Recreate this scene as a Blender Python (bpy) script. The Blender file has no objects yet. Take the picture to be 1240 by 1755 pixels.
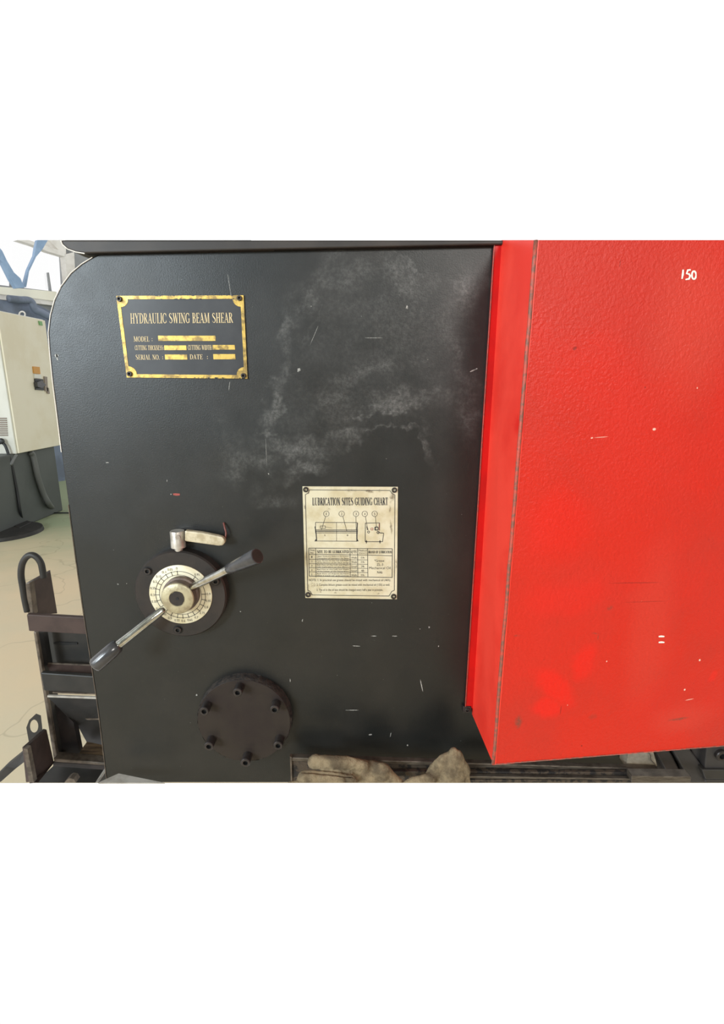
import bpy, bmesh, math, random
from mathutils import Vector, Matrix, noise
random.seed(7)
# ---------------------------------------------------------------- camera
FPX = 895.0; W, H = 1240, 1755
TH = math.radians(13.6)
CAM = Vector((0, -0.9, 1.45))
FW = Vector((0, math.cos(TH), -math.sin(TH))); RT = Vector((1, 0, 0)); UP = Vector((0, math.sin(TH), math.cos(TH)))
S = bpy.context.scene
cd = bpy.data.cameras.new('camera'); cam = bpy.data.objects.new('camera', cd); S.collection.objects.link(cam)
cam.location = CAM; cam.rotation_euler = (math.radians(90) - TH, 0, 0)
cd.sensor_fit = 'HORIZONTAL'; cd.sensor_width = 36; cd.lens = FPX / W * 36; cd.clip_start = 0.01
S.camera = cam
# ---------------------------------------------------------------- world and light
wd = bpy.data.worlds.new('world'); S.world = wd; wd.use_nodes = True
wd.node_tree.nodes['Background'].inputs[0].default_value = (1.0, 1.0, 1.0, 1)   # overcast white sky
wd.node_tree.nodes['Background'].inputs[1].default_value = 1.02
def area(name, loc, target, sx, sy, power, col):
    l = bpy.data.lights.new(name, 'AREA'); l.shape = 'RECTANGLE'; l.size = sx; l.size_y = sy; l.energy = power; l.color = col
    o = bpy.data.objects.new(name, l); S.collection.objects.link(o); o.location = loc
    o.rotation_euler = (Vector(target) - Vector(loc)).to_track_quat('-Z', 'Y').to_euler()
    return o
area('side_window_light', (-4.7, -3.2, 2.9), (-0.4, 0, 1.4), 2.4, 2.0, 150, (0.88, 0.95, 1.0))
area('added_sheen_light', (-3.7, -5.85, 2.85), (-0.5, 0, 1.5), 2.2, 2.0, 620, (0.80, 0.92, 1.0))  # added lamp before a solid wall, gives the plate's upper-left sheen
area('added_right_sheen_light', (2.1, -5.85, 3.5), (0.4, 0, 1.4), 1.6, 1.2, 240, (1.0, 0.97, 0.92))  # added lamp, no window behind it; sheen for the guard's top
S.view_settings.view_transform = 'Standard'; S.view_settings.look = 'None'
S.view_settings.gamma = 1; S.view_settings.use_curve_mapping = False; S.view_settings.exposure = 0.0
# ---------------------------------------------------------------- measuring: a photograph point on a known plane
def ray(px, py): return FW * FPX + RT * (px - W / 2) - UP * (py - H / 2)
def P(px, py, Y=0.0): d = ray(px, py); return CAM + d * ((Y - CAM.y) / d.y)
def PZ(px, py, Z): d = ray(px, py); return CAM + d * ((Z - CAM.z) / d.z)
def PX(px, py, X): d = ray(px, py); return CAM + d * ((X - CAM.x) / d.x)
def mpp(p): return (p - CAM).dot(FW) / FPX
# ---------------------------------------------------------------- materials
def mat(name, col, rough=0.5, metal=0.0, col2=None, nscale=8, lo=0.4, hi=0.65, bump=0.0, bscale=60, spec=0.5, blobs=(), specks=None, stretch=(1, 1, 1), rvar=0.0, coat=0.0):
    m = bpy.data.materials.new(name); m.use_nodes = True; nt = m.node_tree; N = nt.nodes; L = nt.links
    b = N['Principled BSDF']; b.inputs['Roughness'].default_value = rough; b.inputs['Metallic'].default_value = metal
    b.inputs['Specular IOR Level'].default_value = spec; b.inputs['Coat Weight'].default_value = coat; b.inputs['Coat Roughness'].default_value = 0.15
    tc = N.new('ShaderNodeTexCoord'); mp = N.new('ShaderNodeMapping'); L.new(tc.outputs['Object'], mp.inputs[0]); mp.inputs['Scale'].default_value = stretch
    def noi(scale, detail=6, vec=None, rough_=0.6):
        n = N.new('ShaderNodeTexNoise'); n.inputs['Scale'].default_value = scale; n.inputs['Detail'].default_value = detail; n.inputs['Roughness'].default_value = rough_
        L.new(vec or mp.outputs[0], n.inputs['Vector']); return n
    def mix(a, bb, fac):
        x = N.new('ShaderNodeMix'); x.data_type = 'RGBA'
        for s, v in ((x.inputs[6], a), (x.inputs[7], bb)):
            if isinstance(v, tuple): s.default_value = (*v[:3], 1)
            else: L.new(v, s)
        L.new(fac, x.inputs[0]); return x.outputs[2]
    def rng(v, a, c, t0=0.0, t1=1.0):
        r = N.new('ShaderNodeMapRange'); r.inputs[1].default_value = a; r.inputs[2].default_value = c; r.inputs[3].default_value = t0; r.inputs[4].default_value = t1
        r.interpolation_type = 'SMOOTHSTEP'; L.new(v, r.inputs[0]); return r.outputs[0]
    def math_(op, a, c=None):
        x = N.new('ShaderNodeMath'); x.operation = op
        for s, v in zip(x.inputs, (a, c)):
            if v is None: continue
            if isinstance(v, (int, float)): s.default_value = v
            else: L.new(v, s)
        return x.outputs[0]
    cur = tuple(col)
    if col2 is not None: cur = mix(cur, tuple(col2), rng(noi(nscale).outputs[0], lo, hi))
    for grp in blobs:     # each: dict(items=[(centre, rx, rz, angle, strength)], col, grain, hard, warp)
        wn = noi(grp.get('wscale', 12), 4, tc.outputs['Object'])
        sub = N.new('ShaderNodeVectorMath'); sub.operation = 'SUBTRACT'; L.new(wn.outputs['Color'], sub.inputs[0]); sub.inputs[1].default_value = (.5, .5, .5)
        sc = N.new('ShaderNodeVectorMath'); sc.operation = 'SCALE'; L.new(sub.outputs[0], sc.inputs[0]); sc.inputs['Scale'].default_value = grp.get('warp', 0.05)
        ad = N.new('ShaderNodeVectorMath'); ad.operation = 'ADD'; L.new(tc.outputs['Object'], ad.inputs[0]); L.new(sc.outputs[0], ad.inputs[1])
        tot = None
        for c, rx, rz, ang, st in grp['items']:
            k = N.new('ShaderNodeMapping'); k.vector_type = 'TEXTURE'; L.new(ad.outputs[0], k.inputs[0])
            k.inputs['Location'].default_value = c; k.inputs['Rotation'].default_value = (0, -math.radians(ang), 0); k.inputs['Scale'].default_value = (rx, 50, rz)
            ln = N.new('ShaderNodeVectorMath'); ln.operation = 'LENGTH'; L.new(k.outputs[0], ln.inputs[0])
            v = rng(ln.outputs['Value'], 1.0, grp.get('hard', 0.1), 0.0, st)
            tot = v if tot is None else math_('MAXIMUM', tot, v)
        g = grp.get('grain')
        if g: tot = math_('MULTIPLY', tot, rng(noi(g, 8, tc.outputs['Object'], 0.7).outputs[0], grp.get('g0', 0.38), grp.get('g1', 0.62)))
        if grp.get('fine'): tot = math_('MULTIPLY', tot, rng(noi(grp['fine'], 6, tc.outputs['Object'], 0.75).outputs[0], 0.36, 0.66, 0.25, 1.0))
        cur = mix(cur, grp['col'], tot)
    if specks:
        for sc_, thr, cc in specks:
            v = N.new('ShaderNodeTexVoronoi'); v.inputs['Scale'].default_value = sc_; L.new(tc.outputs['Object'], v.inputs['Vector'])
            sp = rng(v.outputs['Distance'], thr, thr * 0.5); wv = N.new('ShaderNodeSeparateColor'); L.new(v.outputs['Color'], wv.inputs[0])
            cur = mix(cur, cc, math_('MULTIPLY', sp, rng(wv.outputs[0], 0.75, 0.8)))
    if isinstance(cur, tuple): b.inputs['Base Color'].default_value = (*cur, 1)
    else: L.new(cur, b.inputs['Base Color'])
    if rvar: L.new(rng(noi(nscale * 1.7).outputs[0], 0.35, 0.65, rough - rvar, rough + rvar), b.inputs['Roughness'])
    if bump:
        bn = N.new('ShaderNodeBump'); bn.inputs['Strength'].default_value = bump; bn.inputs['Distance'].default_value = 0.002
        L.new(noi(bscale, 5).outputs[0], bn.inputs['Height']); L.new(bn.outputs[0], b.inputs['Normal'])
    return m
def srgb(r, g, b): 
    f = lambda c: (c / 255 / 12.92) if c <= 10 else ((c / 255 + 0.055) / 1.055) ** 2.4
    return (f(r), f(g), f(b))
def B(px, py, rx, ry, ang=0, st=1.0, Y=0.0):
    c = P(px, py, Y); m_ = mpp(c); return (tuple(c), rx * m_, ry * m_ * 1.14, ang, st)
chalk = [B(640, 741, 45, 5, 12, 1), B(695, 738, 32, 5, -8, 1), B(728, 758, 22, 5, -60, .9), B(700, 449, 60, 7, -20, .9), B(790, 492, 55, 8, -25, .8), B(470, 700, 9, 60, -14, .8), B(515, 520, 10, 60, -20, .7), B(545, 562, 8, 50, -30, .6), B(650, 590, 230, 210, 0, .3), B(560, 700, 180, 80, 10, .3), B(780, 560, 70, 160, 0, .35), B(520, 520, 60, 45, 70, .55), B(600, 470, 110, 40, 0, .6), B(690, 470, 90, 36, -25, .75), B(780, 520, 60, 70, -40, .7), B(700, 530, 80, 50, 0, .45),
         B(500, 560, 22, 90, -10, .7), B(475, 680, 18, 90, -20, .85), B(640, 640, 150, 26, 12, .6), B(690, 690, 120, 26, 8, .8), B(660, 705, 140, 10, 8, .9),
         B(560, 690, 80, 20, 25, .55), B(790, 620, 36, 110, 10, .55), B(800, 700, 30, 60, 10, .5), B(460, 740, 14, 14, 0, 1), B(500, 765, 90, 26, -8, .8),
         B(430, 800, 80, 34, 10, .65), B(530, 800, 60, 16, 5, .9), B(600, 750, 90, 18, 14, .6), B(735, 760, 12, 70, 20, .45), B(390, 760, 50, 60, 0, .3),
         B(470, 850, 50, 20, 0, .4)]
scr = [B(512, 634, 5, 3, 60, 1), B(460, 812, 1.6, 1.6, 0, 1), B(456, 775, .5, 22, 0, .6), B(538, 575, .8, 16, -25, .5), B(640, 579, 16, .7, 0, .7), B(697, 527, 2.5, 3, 0, .8), B(812, 634, 9, 1.2, 25, .9),
       B(722, 1175, 1.6, 11, 12, 1), B(603, 1217, 12, 1.1, 0, .9), B(669, 1259, 1.2, 5, -8, 1), B(634, 1259, 3.5, 1.3, 10, .9), B(698, 1277, 2, 2.4, 0, .7), B(184, 793, 3.5, .8, 0, .9), B(286, 824, 1, 2, 0, .9),
       B(640, 1090, 8, .9, 0, .5), B(675, 1090, 5, .9, 0, .6), B(610, 1107, 9, .9, -5, .5), B(751, 1107, 1.2, 1.6, 0, 1), B(98, 612, 2, 7, 0, .9), B(97, 610, 4, 3, 0, .7), B(394, 495, 0.9, 22, 6, .5), B(393, 660, .9, 8, -10, .8),
       B(293, 847, 1.3, 1.3, 0, .9), B(497, 1166, 1, 3, 0, 1), B(337, 1191, 2, 1.6, 0, .9), B(202, 1001, 1.6, 1.4, 0, .9), B(217, 1000, 1, 1, 0, .8), B(412, 1048, 1.2, 1, 0, .8), B(518, 1063, 1.4, 3, -15, .9), B(735, 1075, 2, 2, 0, .4)]
dk = [B(315, 870, 60, 48, 0, .55), B(690, 1165, 17, 34, -20, .8), B(560, 1225, 24, 36, 10, .7), B(590, 1228, 6, 20, 0, .8), B(610, 1222, 4, 22, 12, .7), B(690, 1052, 10, 10, 0, .7), B(735, 1182, 8, 22, -25, .8), B(490, 1095, 30, 10, 0, .4),
      B(650, 745, 60, 34, 0, .3), B(740, 1240, 60, 40, 0, .3), B(265, 1170, 20, 18, 0, .45), B(332, 1265, 8, 22, -20, .5)]
M = {}
M['plate'] = mat('black_painted_steel', srgb(21, 22, 21), 0.38, spec=0.47, col2=srgb(30, 29, 27), nscale=5, bump=0.12, bscale=420, rvar=0.03,
    blobs=[dict(items=chalk, col=srgb(112, 111, 108), grain=16, g0=.25, g1=.75, fine=150, hard=.0, warp=.12, wscale=14), dict(items=[(a,b,c,d,e*.6) for a,b,c,d,e in dk], col=srgb(17, 18, 18), hard=.3, warp=.035, wscale=30)
],
    specks=[(26, .028, srgb(120, 118, 112)), (45, .04, srgb(100, 98, 94)), (80, .05, srgb(75, 74, 70))])
M['scratch'] = mat('bare_metal_scratch', srgb(150, 148, 142), 0.5, col2=srgb(96, 95, 92), nscale=300)
M['darkbeam'] = mat('dark_brown_steel', srgb(44, 40, 38), 0.5, col2=srgb(58, 52, 48), nscale=6, spec=.35)
M['red'] = mat('red_paint', srgb(197, 32, 15), 0.40, col2=srgb(185, 37, 22), nscale=3.5, bump=0.6, bscale=190, spec=.42, rvar=.06,
    blobs=[dict(items=[B(960, 1180, 34, 60, 50, .9, -.165), B(945, 1215, 46, 26, 10, .9, -.165), B(1010, 1140, 30, 36, 20, .8, -.16), B(960, 900, 70, 90, 0, .5, -.165), B(980, 1030, 100, 40, 0, .4, -.16), B(1230, 1170, 10, 14, 0, .7, -.13), B(870, 660, 10, 34, 0, .8, -.08)], col=srgb(214, 24, 9), hard=.3, warp=.08, wscale=8),
           dict(items=[B(1180, 560, 110, 160, 0, .5, -.13), B(1120, 1080, 60, 180, 0, .35, -.14), B(1180, 1240, 80, 40, 0, .4, -.13)], col=srgb(196, 60, 44), hard=.2, warp=.05),
           dict(items=[B(889, 1240, 9, 15, 0, .8, -.168), B(1172, 1243, 28, 3, 3, .75, -.135), B(886, 1090, 7, 3, 0, .6, -.168), B(1022, 1089, 10, 2, -12, .6, -.152), B(1028, 1096, 1.5, 7, 0, .6, -.152), B(1048, 1045, 9, 5, 10, .45, -.15), B(1018, 1233, 12, 7, 0, .3, -.15)], col=srgb(104, 62, 48), grain=260, g0=.35, g1=.55, hard=.2, warp=.004, wscale=80),
           dict(items=[B(1122, 736, 4, 2.4, 0, .8, -.14), B(1208, 1139, 2, 2.2, 0, 1, -.13), B(1180, 1189, 2, 2, 0, 1, -.13), B(1043, 1138, 1.5, 1.5, 0, .8, -.15), B(1029, 749, 16, .8, 3, .5, -.15), B(1012, 750, 2.6, 1.4, 10, .7, -.15), B(1190, 1207, 10, 1, 6, .5, -.13), B(971, 1208, 1, 1, 0, .8, -.15), B(1195, 665, 1.6, 1.6, 0, .6, -.13)], col=srgb(235, 200, 180), hard=.5, warp=.002),
           dict(items=[B(980, 598, 5, 3, 35, .6, -.15), B(1061, 452, 1, 7, 0, .5, -.15), B(963, 1222, 1, 9, 0, .7, -.16), B(1090, 1000, 60, .9, -3, .5, -.14), B(1110, 1034, 50, .8, -2, .4, -.14), B(1104, 664, 2, 2, 0, .5, -.14), B(998, 1281, 1.6, 1.6, 0, .8, -.15)], col=srgb(90, 20, 12), hard=.5, warp=.002)],
    specks=[(34, .035, srgb(226, 90, 66)), (70, .05, srgb(120, 26, 18))])
M['redlit'] = mat('red_paint_side_lit', srgb(236, 66, 50), 0.38, col2=srgb(226, 52, 38), nscale=7, spec=.4,  # guard red made paler: light on the side face put into the colour
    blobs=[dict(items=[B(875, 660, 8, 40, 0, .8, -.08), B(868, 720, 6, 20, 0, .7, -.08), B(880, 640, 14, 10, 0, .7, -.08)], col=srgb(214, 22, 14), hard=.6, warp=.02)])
M['redstrip'] = mat('deep_red_paint', srgb(190, 12, 8), 0.42, col2=srgb(170, 12, 10), nscale=10, spec=.35)
M['edgewear'] = mat('chipped_red_edge', srgb(176, 66, 50), 0.5, col2=srgb(118, 72, 58), nscale=130, lo=.38, hi=.6, bump=.4, bscale=300)
M['brass'] = mat('brass', srgb(190, 158, 84), 0.42, 0.75, col2=srgb(132, 110, 68), nscale=70, lo=.45, hi=.62, rvar=.08, bump=.1, bscale=300)
M['brassink'] = mat('pale_gold_print', srgb(206, 184, 140), 0.5)
M['plateblack'] = mat('black_enamel', srgb(44, 44, 46), 0.38, spec=.4, col2=srgb(54, 54, 56), nscale=12)
M['chart'] = mat('aged_cream_metal', srgb(198, 190, 164), 0.45, 0.1, col2=srgb(182, 170, 138), nscale=25, spec=.4,
    blobs=[dict(items=[B(x, y, rx, ry, a, s, -.003) for x, y, rx, ry, a, s in [(600, 841, 14, 3, 0, .6), (632, 842, 12, 3, -8, .9), (650, 841, 5, 3, 0, .8), (672, 852, 6, 12, -10, .8), (668, 873, 3, 8, 0, .7), (670, 905, 2.5, 16, 5, .8), (678, 967, 3, 10, 0, .6), (524, 955, 3, 14, 0, .5), (527, 1003, 3, 22, 0, .6), (536, 1003, 6, 6, 30, .7), (576, 1016, 6, 2.5, 8, .7), (550, 1015, 3, 2, 0, .7), (522, 870, 3, 6, 0, .7), (563, 874, 4, 3, 30, .6), (648, 1018, 4, 2, 20, .6), (527, 845, 4, 3, 0, .6)]], col=srgb(92, 78, 56), grain=220, g0=.38, g1=.58, hard=.2, warp=.006, wscale=90)],
    specks=[(220, .12, srgb(110, 98, 74))])
M['ink'] = mat('dark_ink', srgb(34, 32, 36), 0.6)
M['inkred'] = mat('faded_red_ink', srgb(140, 60, 52), 0.6)
M['flange'] = mat('dark_brown_cast_iron', srgb(38, 34, 32), 0.48, 0.2, col2=srgb(50, 43, 39), nscale=14, bump=.15, bscale=200, spec=.4)
M['flangelow'] = mat('oily_brown_cast_iron', srgb(34, 26, 25), 0.5, 0.1, col2=srgb(42, 35, 30), nscale=9, bump=.1, bscale=120, spec=.35)
M['weld'] = mat('rough_rusty_rim', srgb(52, 44, 38), 0.8, 0, col2=srgb(22, 20, 19), nscale=90, bump=1.0, bscale=260)
M['screw'] = mat('black_oxide_screw', srgb(58, 52, 50), 0.42, 0.4, col2=srgb(42, 38, 36), nscale=90)
M['hole'] = mat('black_recess', srgb(12, 12, 12), 0.7)
M['dialwhite'] = mat('cream_dial_scale', srgb(206, 198, 172), 0.42, 0.1, col2=srgb(196, 184, 150), nscale=40, specks=[(300, .15, srgb(140, 120, 96))])
M['hub'] = mat('worn_steel_hub', srgb(178, 168, 138), 0.4, 0.45, col2=srgb(150, 138, 112), nscale=70, bump=.2, bscale=300)
M['hubdark'] = mat('brown_hub_wall', srgb(84, 72, 66), 0.5, 0.3, col2=srgb(112, 96, 86), nscale=60, bump=.2, bscale=250)
M['chrome'] = mat('chrome', srgb(206, 206, 200), 0.17, 1.0, col2=srgb(176, 174, 166), nscale=60, rvar=.05)
M['grip'] = mat('black_gloss_grip', srgb(52, 52, 54), 0.22, spec=.6, col2=srgb(66, 64, 64), nscale=30)
M['zinc'] = mat('silver_cast_metal', srgb(200, 194, 184), 0.38, 0.6, col2=srgb(164, 156, 146), nscale=50, bump=.15, bscale=200)
M['leverpaint'] = mat('worn_cream_lever', srgb(196, 184, 158), 0.42, 0.2, col2=srgb(168, 154, 126), nscale=80)
M['copper'] = mat('dull_copper_wire', srgb(104, 56, 48), 0.5)
M['steel'] = mat('bare_steel_strip', srgb(96, 88, 78), 0.42, 0.5, col2=srgb(70, 62, 54), nscale=40, stretch=(1, 1, 6), bump=.2, bscale=160)
M['ruststeel'] = mat('rusty_steel_strip', srgb(70, 58, 46), 0.7, 0.1, col2=srgb(30, 25, 22), nscale=80, lo=.45, hi=.56, bump=.8, bscale=200)
M['blockgrey'] = mat('pale_worn_steel', srgb(150, 140, 124), 0.5, 0.2, col2=srgb(128, 118, 102), nscale=40)
M['sheet'] = mat('pale_grey_steel_sheet', srgb(176, 172, 164), 0.5, 0.2, col2=srgb(150, 144, 134), nscale=30)
M['glove'] = mat('worn_canvas_glove', srgb(140, 124, 98), 0.9, col2=srgb(88, 76, 60), nscale=26, lo=.38, hi=.66, bump=.9, bscale=420, spec=.15)
M['mach'] = mat('dark_painted_machine', srgb(38, 36, 36), 0.5, col2=srgb(48, 45, 44), nscale=8, spec=.4)
M['machgap'] = mat('dark_oily_gap', srgb(20, 15, 15), 0.6, col2=srgb(34, 26, 25), nscale=30)
M['rackbrown'] = mat('brown_primer_steel', srgb(66, 52, 47), 0.6, spec=.3, col2=srgb(54, 42, 38), nscale=15, bump=.1, bscale=150)
M['rackdark'] = mat('dark_grey_rack_steel', srgb(32, 31, 29), 0.5, col2=srgb(44, 41, 38), nscale=12, spec=.4)
M['rackedge'] = mat('rubbed_steel_edge', srgb(100, 89, 78), 0.45, 0.3, col2=srgb(70, 62, 54), nscale=40)
M['wood'] = mat('dirty_board', srgb(116, 96, 72), 0.7, col2=srgb(66, 52, 38), nscale=12, stretch=(1, 6, 6))
M['cream'] = mat('cream_cabinet_paint', srgb(232, 226, 204), 0.45, col2=srgb(226, 218, 192), nscale=3, spec=.3)
M['creamlight'] = mat('pale_cabinet_side', srgb(222, 222, 212), 0.45, col2=srgb(214, 214, 202), nscale=3, spec=.3)
M['basegrey'] = mat('dark_grey_base_paint', srgb(84, 88, 86), 0.5, col2=srgb(76, 80, 78), nscale=2, spec=.4)
M['rubber'] = mat('black_rubber_hose', srgb(34, 36, 38), 0.45)
M['hosegrey'] = mat('grey_conduit', srgb(96, 98, 96), 0.4)
M['wall'] = mat('dirty_plaster_wall', srgb(150, 152, 152), 0.8, col2=srgb(130, 132, 136), nscale=2)
M['hallwall'] = mat('grey_hall_plaster', srgb(150, 150, 144), 0.8, col2=srgb(130, 130, 126), nscale=2)
M['frame'] = mat('white_window_paint', srgb(228, 224, 216), 0.5, col2=srgb(212, 206, 196), nscale=5)  # white paint, lightened further so the colour carries some haze
M['yellow'] = mat('cream_sill_paint', srgb(240, 236, 216), 0.5)
M['hazeblue'] = mat('hazed_brace_steel', srgb(150, 176, 205), 0.5, col2=srgb(134, 160, 190), nscale=5)  # dark braces with the blue window haze painted into their colour
M['white'] = mat('white_marker_paint', srgb(236, 228, 214), 0.5)
M['orange'] = mat('orange_label', srgb(206, 150, 70), 0.5)
M['green'] = mat('green_sticker', srgb(120, 170, 110), 0.5)
M['ventgrey'] = mat('brown_grey_vent', srgb(140, 128, 116), 0.5)
M['duct'] = mat('hazed_machinery_paint', srgb(118, 128, 146), 0.5, col2=srgb(100, 108, 122), nscale=4)  # dark machinery turned pale and bluish: haze put into the colour
M['floor'] = mat('painted_concrete', srgb(212, 190, 156), 0.62, col2=srgb(200, 188, 160), nscale=.8, lo=.35, hi=.7, bump=.5, bscale=14, spec=.4,
    blobs=[dict(items=[((-2.2, 4.2, 0), 6.0, 1.0, 0, .8)], col=srgb(150, 160, 132), hard=.3, warp=.8, wscale=1.2)] if False else ())
g = bpy.data.materials.new('window_glass'); g.use_nodes = True; nt = g.node_tree; nt.nodes.remove(nt.nodes['Principled BSDF'])
tr = nt.nodes.new('ShaderNodeBsdfTransparent'); gl = nt.nodes.new('ShaderNodeBsdfGlossy'); gl.inputs['Roughness'].default_value = .05; mx = nt.nodes.new('ShaderNodeMixShader'); mx.inputs[0].default_value = .06
nt.links.new(tr.outputs[0], mx.inputs[1]); nt.links.new(gl.outputs[0], mx.inputs[2]); nt.links.new(mx.outputs[0], nt.nodes['Material Output'].inputs[0]); M['glass'] = g
# floor: greenish coat farther off and hairline cracks
fm = M['floor'].node_tree; N_, L_ = fm.nodes, fm.links; bs = N_['Principled BSDF']; src = bs.inputs['Base Color'].links[0].from_socket
tc = N_.new('ShaderNodeTexCoord'); sx = N_.new('ShaderNodeSeparateXYZ'); L_.new(tc.outputs['Object'], sx.inputs[0])
nn = N_.new('ShaderNodeTexNoise'); nn.inputs['Scale'].default_value = 1.1; nn.inputs['Detail'].default_value = 8; L_.new(tc.outputs['Object'], nn.inputs[0])
ma = N_.new('ShaderNodeMath'); ma.operation = 'MULTIPLY_ADD'; L_.new(nn.outputs[0], ma.inputs[0]); ma.inputs[1].default_value = 3.0; L_.new(sx.outputs[1], ma.inputs[2])
mr = N_.new('ShaderNodeMapRange'); L_.new(ma.outputs[0], mr.inputs[0]); mr.inputs[1].default_value = 4.2; mr.inputs[2].default_value = 6.2
m1 = N_.new('ShaderNodeMix'); m1.data_type = 'RGBA'; L_.new(mr.outputs[0], m1.inputs[0]); L_.new(src, m1.inputs[6]); m1.inputs[7].default_value = (*srgb(146, 156, 124), 1)
n2 = N_.new('ShaderNodeTexNoise'); n2.inputs['Scale'].default_value = 3; L_.new(tc.outputs['Object'], n2.inputs[0])
av = N_.new('ShaderNodeVectorMath'); av.operation = 'ADD'; L_.new(tc.outputs['Object'], av.inputs[0]); L_.new(n2.outputs['Color'], av.inputs[1])
vo = N_.new('ShaderNodeTexVoronoi'); vo.feature = 'DISTANCE_TO_EDGE'; vo.inputs['Scale'].default_value = .8; L_.new(av.outputs[0], vo.inputs[0])
m2 = N_.new('ShaderNodeMapRange'); L_.new(vo.outputs[0], m2.inputs[0]); m2.inputs[1].default_value = .012; m2.inputs[2].default_value = .003; m2.inputs[4].default_value = .22
m3 = N_.new('ShaderNodeMix'); m3.data_type = 'RGBA'; L_.new(m2.outputs[0], m3.inputs[0]); L_.new(m1.outputs[2], m3.inputs[6]); m3.inputs[7].default_value = (*srgb(96, 84, 66), 1)
L_.new(m3.outputs[2], bs.inputs['Base Color'])
# ---------------------------------------------------------------- mesh helpers
def link(name, bm, m, parent=None, smooth=False, bevel=0.0):
    bmesh.ops.recalc_face_normals(bm, faces=bm.faces)
    me = bpy.data.meshes.new(name); bm.to_mesh(me); bm.free()
    if smooth:
        for p in me.polygons: p.use_smooth = True
    me.materials.append(M[m]); o = bpy.data.objects.new(name, me); S.collection.objects.link(o)
    if parent is not None:
        o.parent = parent
        o.matrix_parent_inverse = Matrix.Translation(-Vector(parent.location))
    if bevel:
        md = o.modifiers.new('bevel', 'BEVEL'); md.width = bevel; md.segments = 2; md.limit_method = 'ANGLE'; md.angle_limit = .6
    if smooth == 'auto':
        md = o.modifiers.new('split', 'EDGE_SPLIT'); md.split_angle = math.radians(38)
    return o
def thing(name, loc, label, cat, group=None):
    o = bpy.data.objects.new(name, None); S.collection.objects.link(o); o.location = loc; o.empty_display_size = .05
    o['label'] = label; o['category'] = cat
    if group: o['group'] = group
    return o
def tag(o, label, cat, group=None):
    o['label'] = label; o['category'] = cat
    if group: o['group'] = group
    return o
def struct(o): o['kind'] = 'structure'; return o
def slab(pts, off, bm=None):
    bm = bm or bmesh.new(); off = Vector(off)
    a = [bm.verts.new(p) for p in pts]; b = [bm.verts.new(Vector(p) + off) for p in pts]
    bm.faces.new(a); bm.faces.new(b[::-1]); n = len(a)
    for i in range(n): bm.faces.new((a[i], b[i], b[(i + 1) % n], a[(i + 1) % n]))
    return bm
def pslab(pix, Y, t, bm=None):      # a plate whose front lies on the vertical plane Y, t thick
    return slab([P(x, y, Y) for x, y in pix], (0, t, 0), bm)
def box(x0, x1, y0, y1, z0, z1, bm=None):
    return slab([(x0, y0, z0), (x1, y0, z0), (x1, y0, z1), (x0, y0, z1)], (0, y1 - y0, 0), bm)
def basis(ax):
    ax = Vector(ax).normalized(); h = Vector((0, 0, 1)) if abs(ax.z) < .9 else Vector((1, 0, 0))
    u = ax.cross(h).normalized(); return ax, u, ax.cross(u)
def lathe(c, ax, prof, seg=48, bm=None):
    bm = bm or bmesh.new(); ax, u, v = basis(ax); c = Vector(c); rings = []
    for d, r in prof:
        if r < 1e-6: rings.append([bm.verts.new(c + ax * d)])
        else: rings.append([bm.verts.new(c + ax * d + (u * math.cos(2 * math.pi * i / seg) + v * math.sin(2 * math.pi * i / seg)) * r) for i in range(seg)])
    for a, b in zip(rings, rings[1:]):
        for i in range(seg):
            j = (i + 1) % seg
            if len(a) == 1 and len(b) == 1: continue
            if len(a) == 1: bm.faces.new((a[0], b[i], b[j]))
            elif len(b) == 1: bm.faces.new((a[i], b[0], a[j]))
            else: bm.faces.new((a[i], b[i], b[j], a[j]))
    return bm
def tube(path, r, seg=12, bm=None):
    bm = bm or bmesh.new(); path = [Vector(p) for p in path]; rs = r if isinstance(r, (list, tuple)) else [r] * len(path); prev = None; u = None
    for i, p in enumerate(path):
        t = (path[min(i + 1, len(path) - 1)] - path[max(i - 1, 0)]).normalized()
        if u is None: _, u, _v = basis(t)
        u = (u - t * u.dot(t)).normalized(); v = t.cross(u)
        ring = [bm.verts.new(p + (u * math.cos(2 * math.pi * k / seg) + v * math.sin(2 * math.pi * k / seg)) * rs[i]) for k in range(seg)]
        if prev:
            for k in range(seg): bm.faces.new((prev[k], prev[(k + 1) % seg], ring[(k + 1) % seg], ring[k]))
        else: bm.faces.new(ring[::-1])
        prev = ring
    bm.faces.new(prev); return bm
def spline(pts, n=8):
    pts = [Vector(p) for p in pts]; q = [pts[0] * 2 - pts[1]] + pts + [pts[-1] * 2 - pts[-2]]; out = []
    for i in range(1, len(q) - 2):
        for k in range(n):
            t = k / n; a, b, c, d = q[i - 1:i + 3]
            out.append(.5 * ((2 * b) + (c - a) * t + (2 * a - 5 * b + 4 * c - d) * t * t + (3 * b - 3 * c + d - a) * t ** 3))
    out.append(pts[-1]); return out
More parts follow.
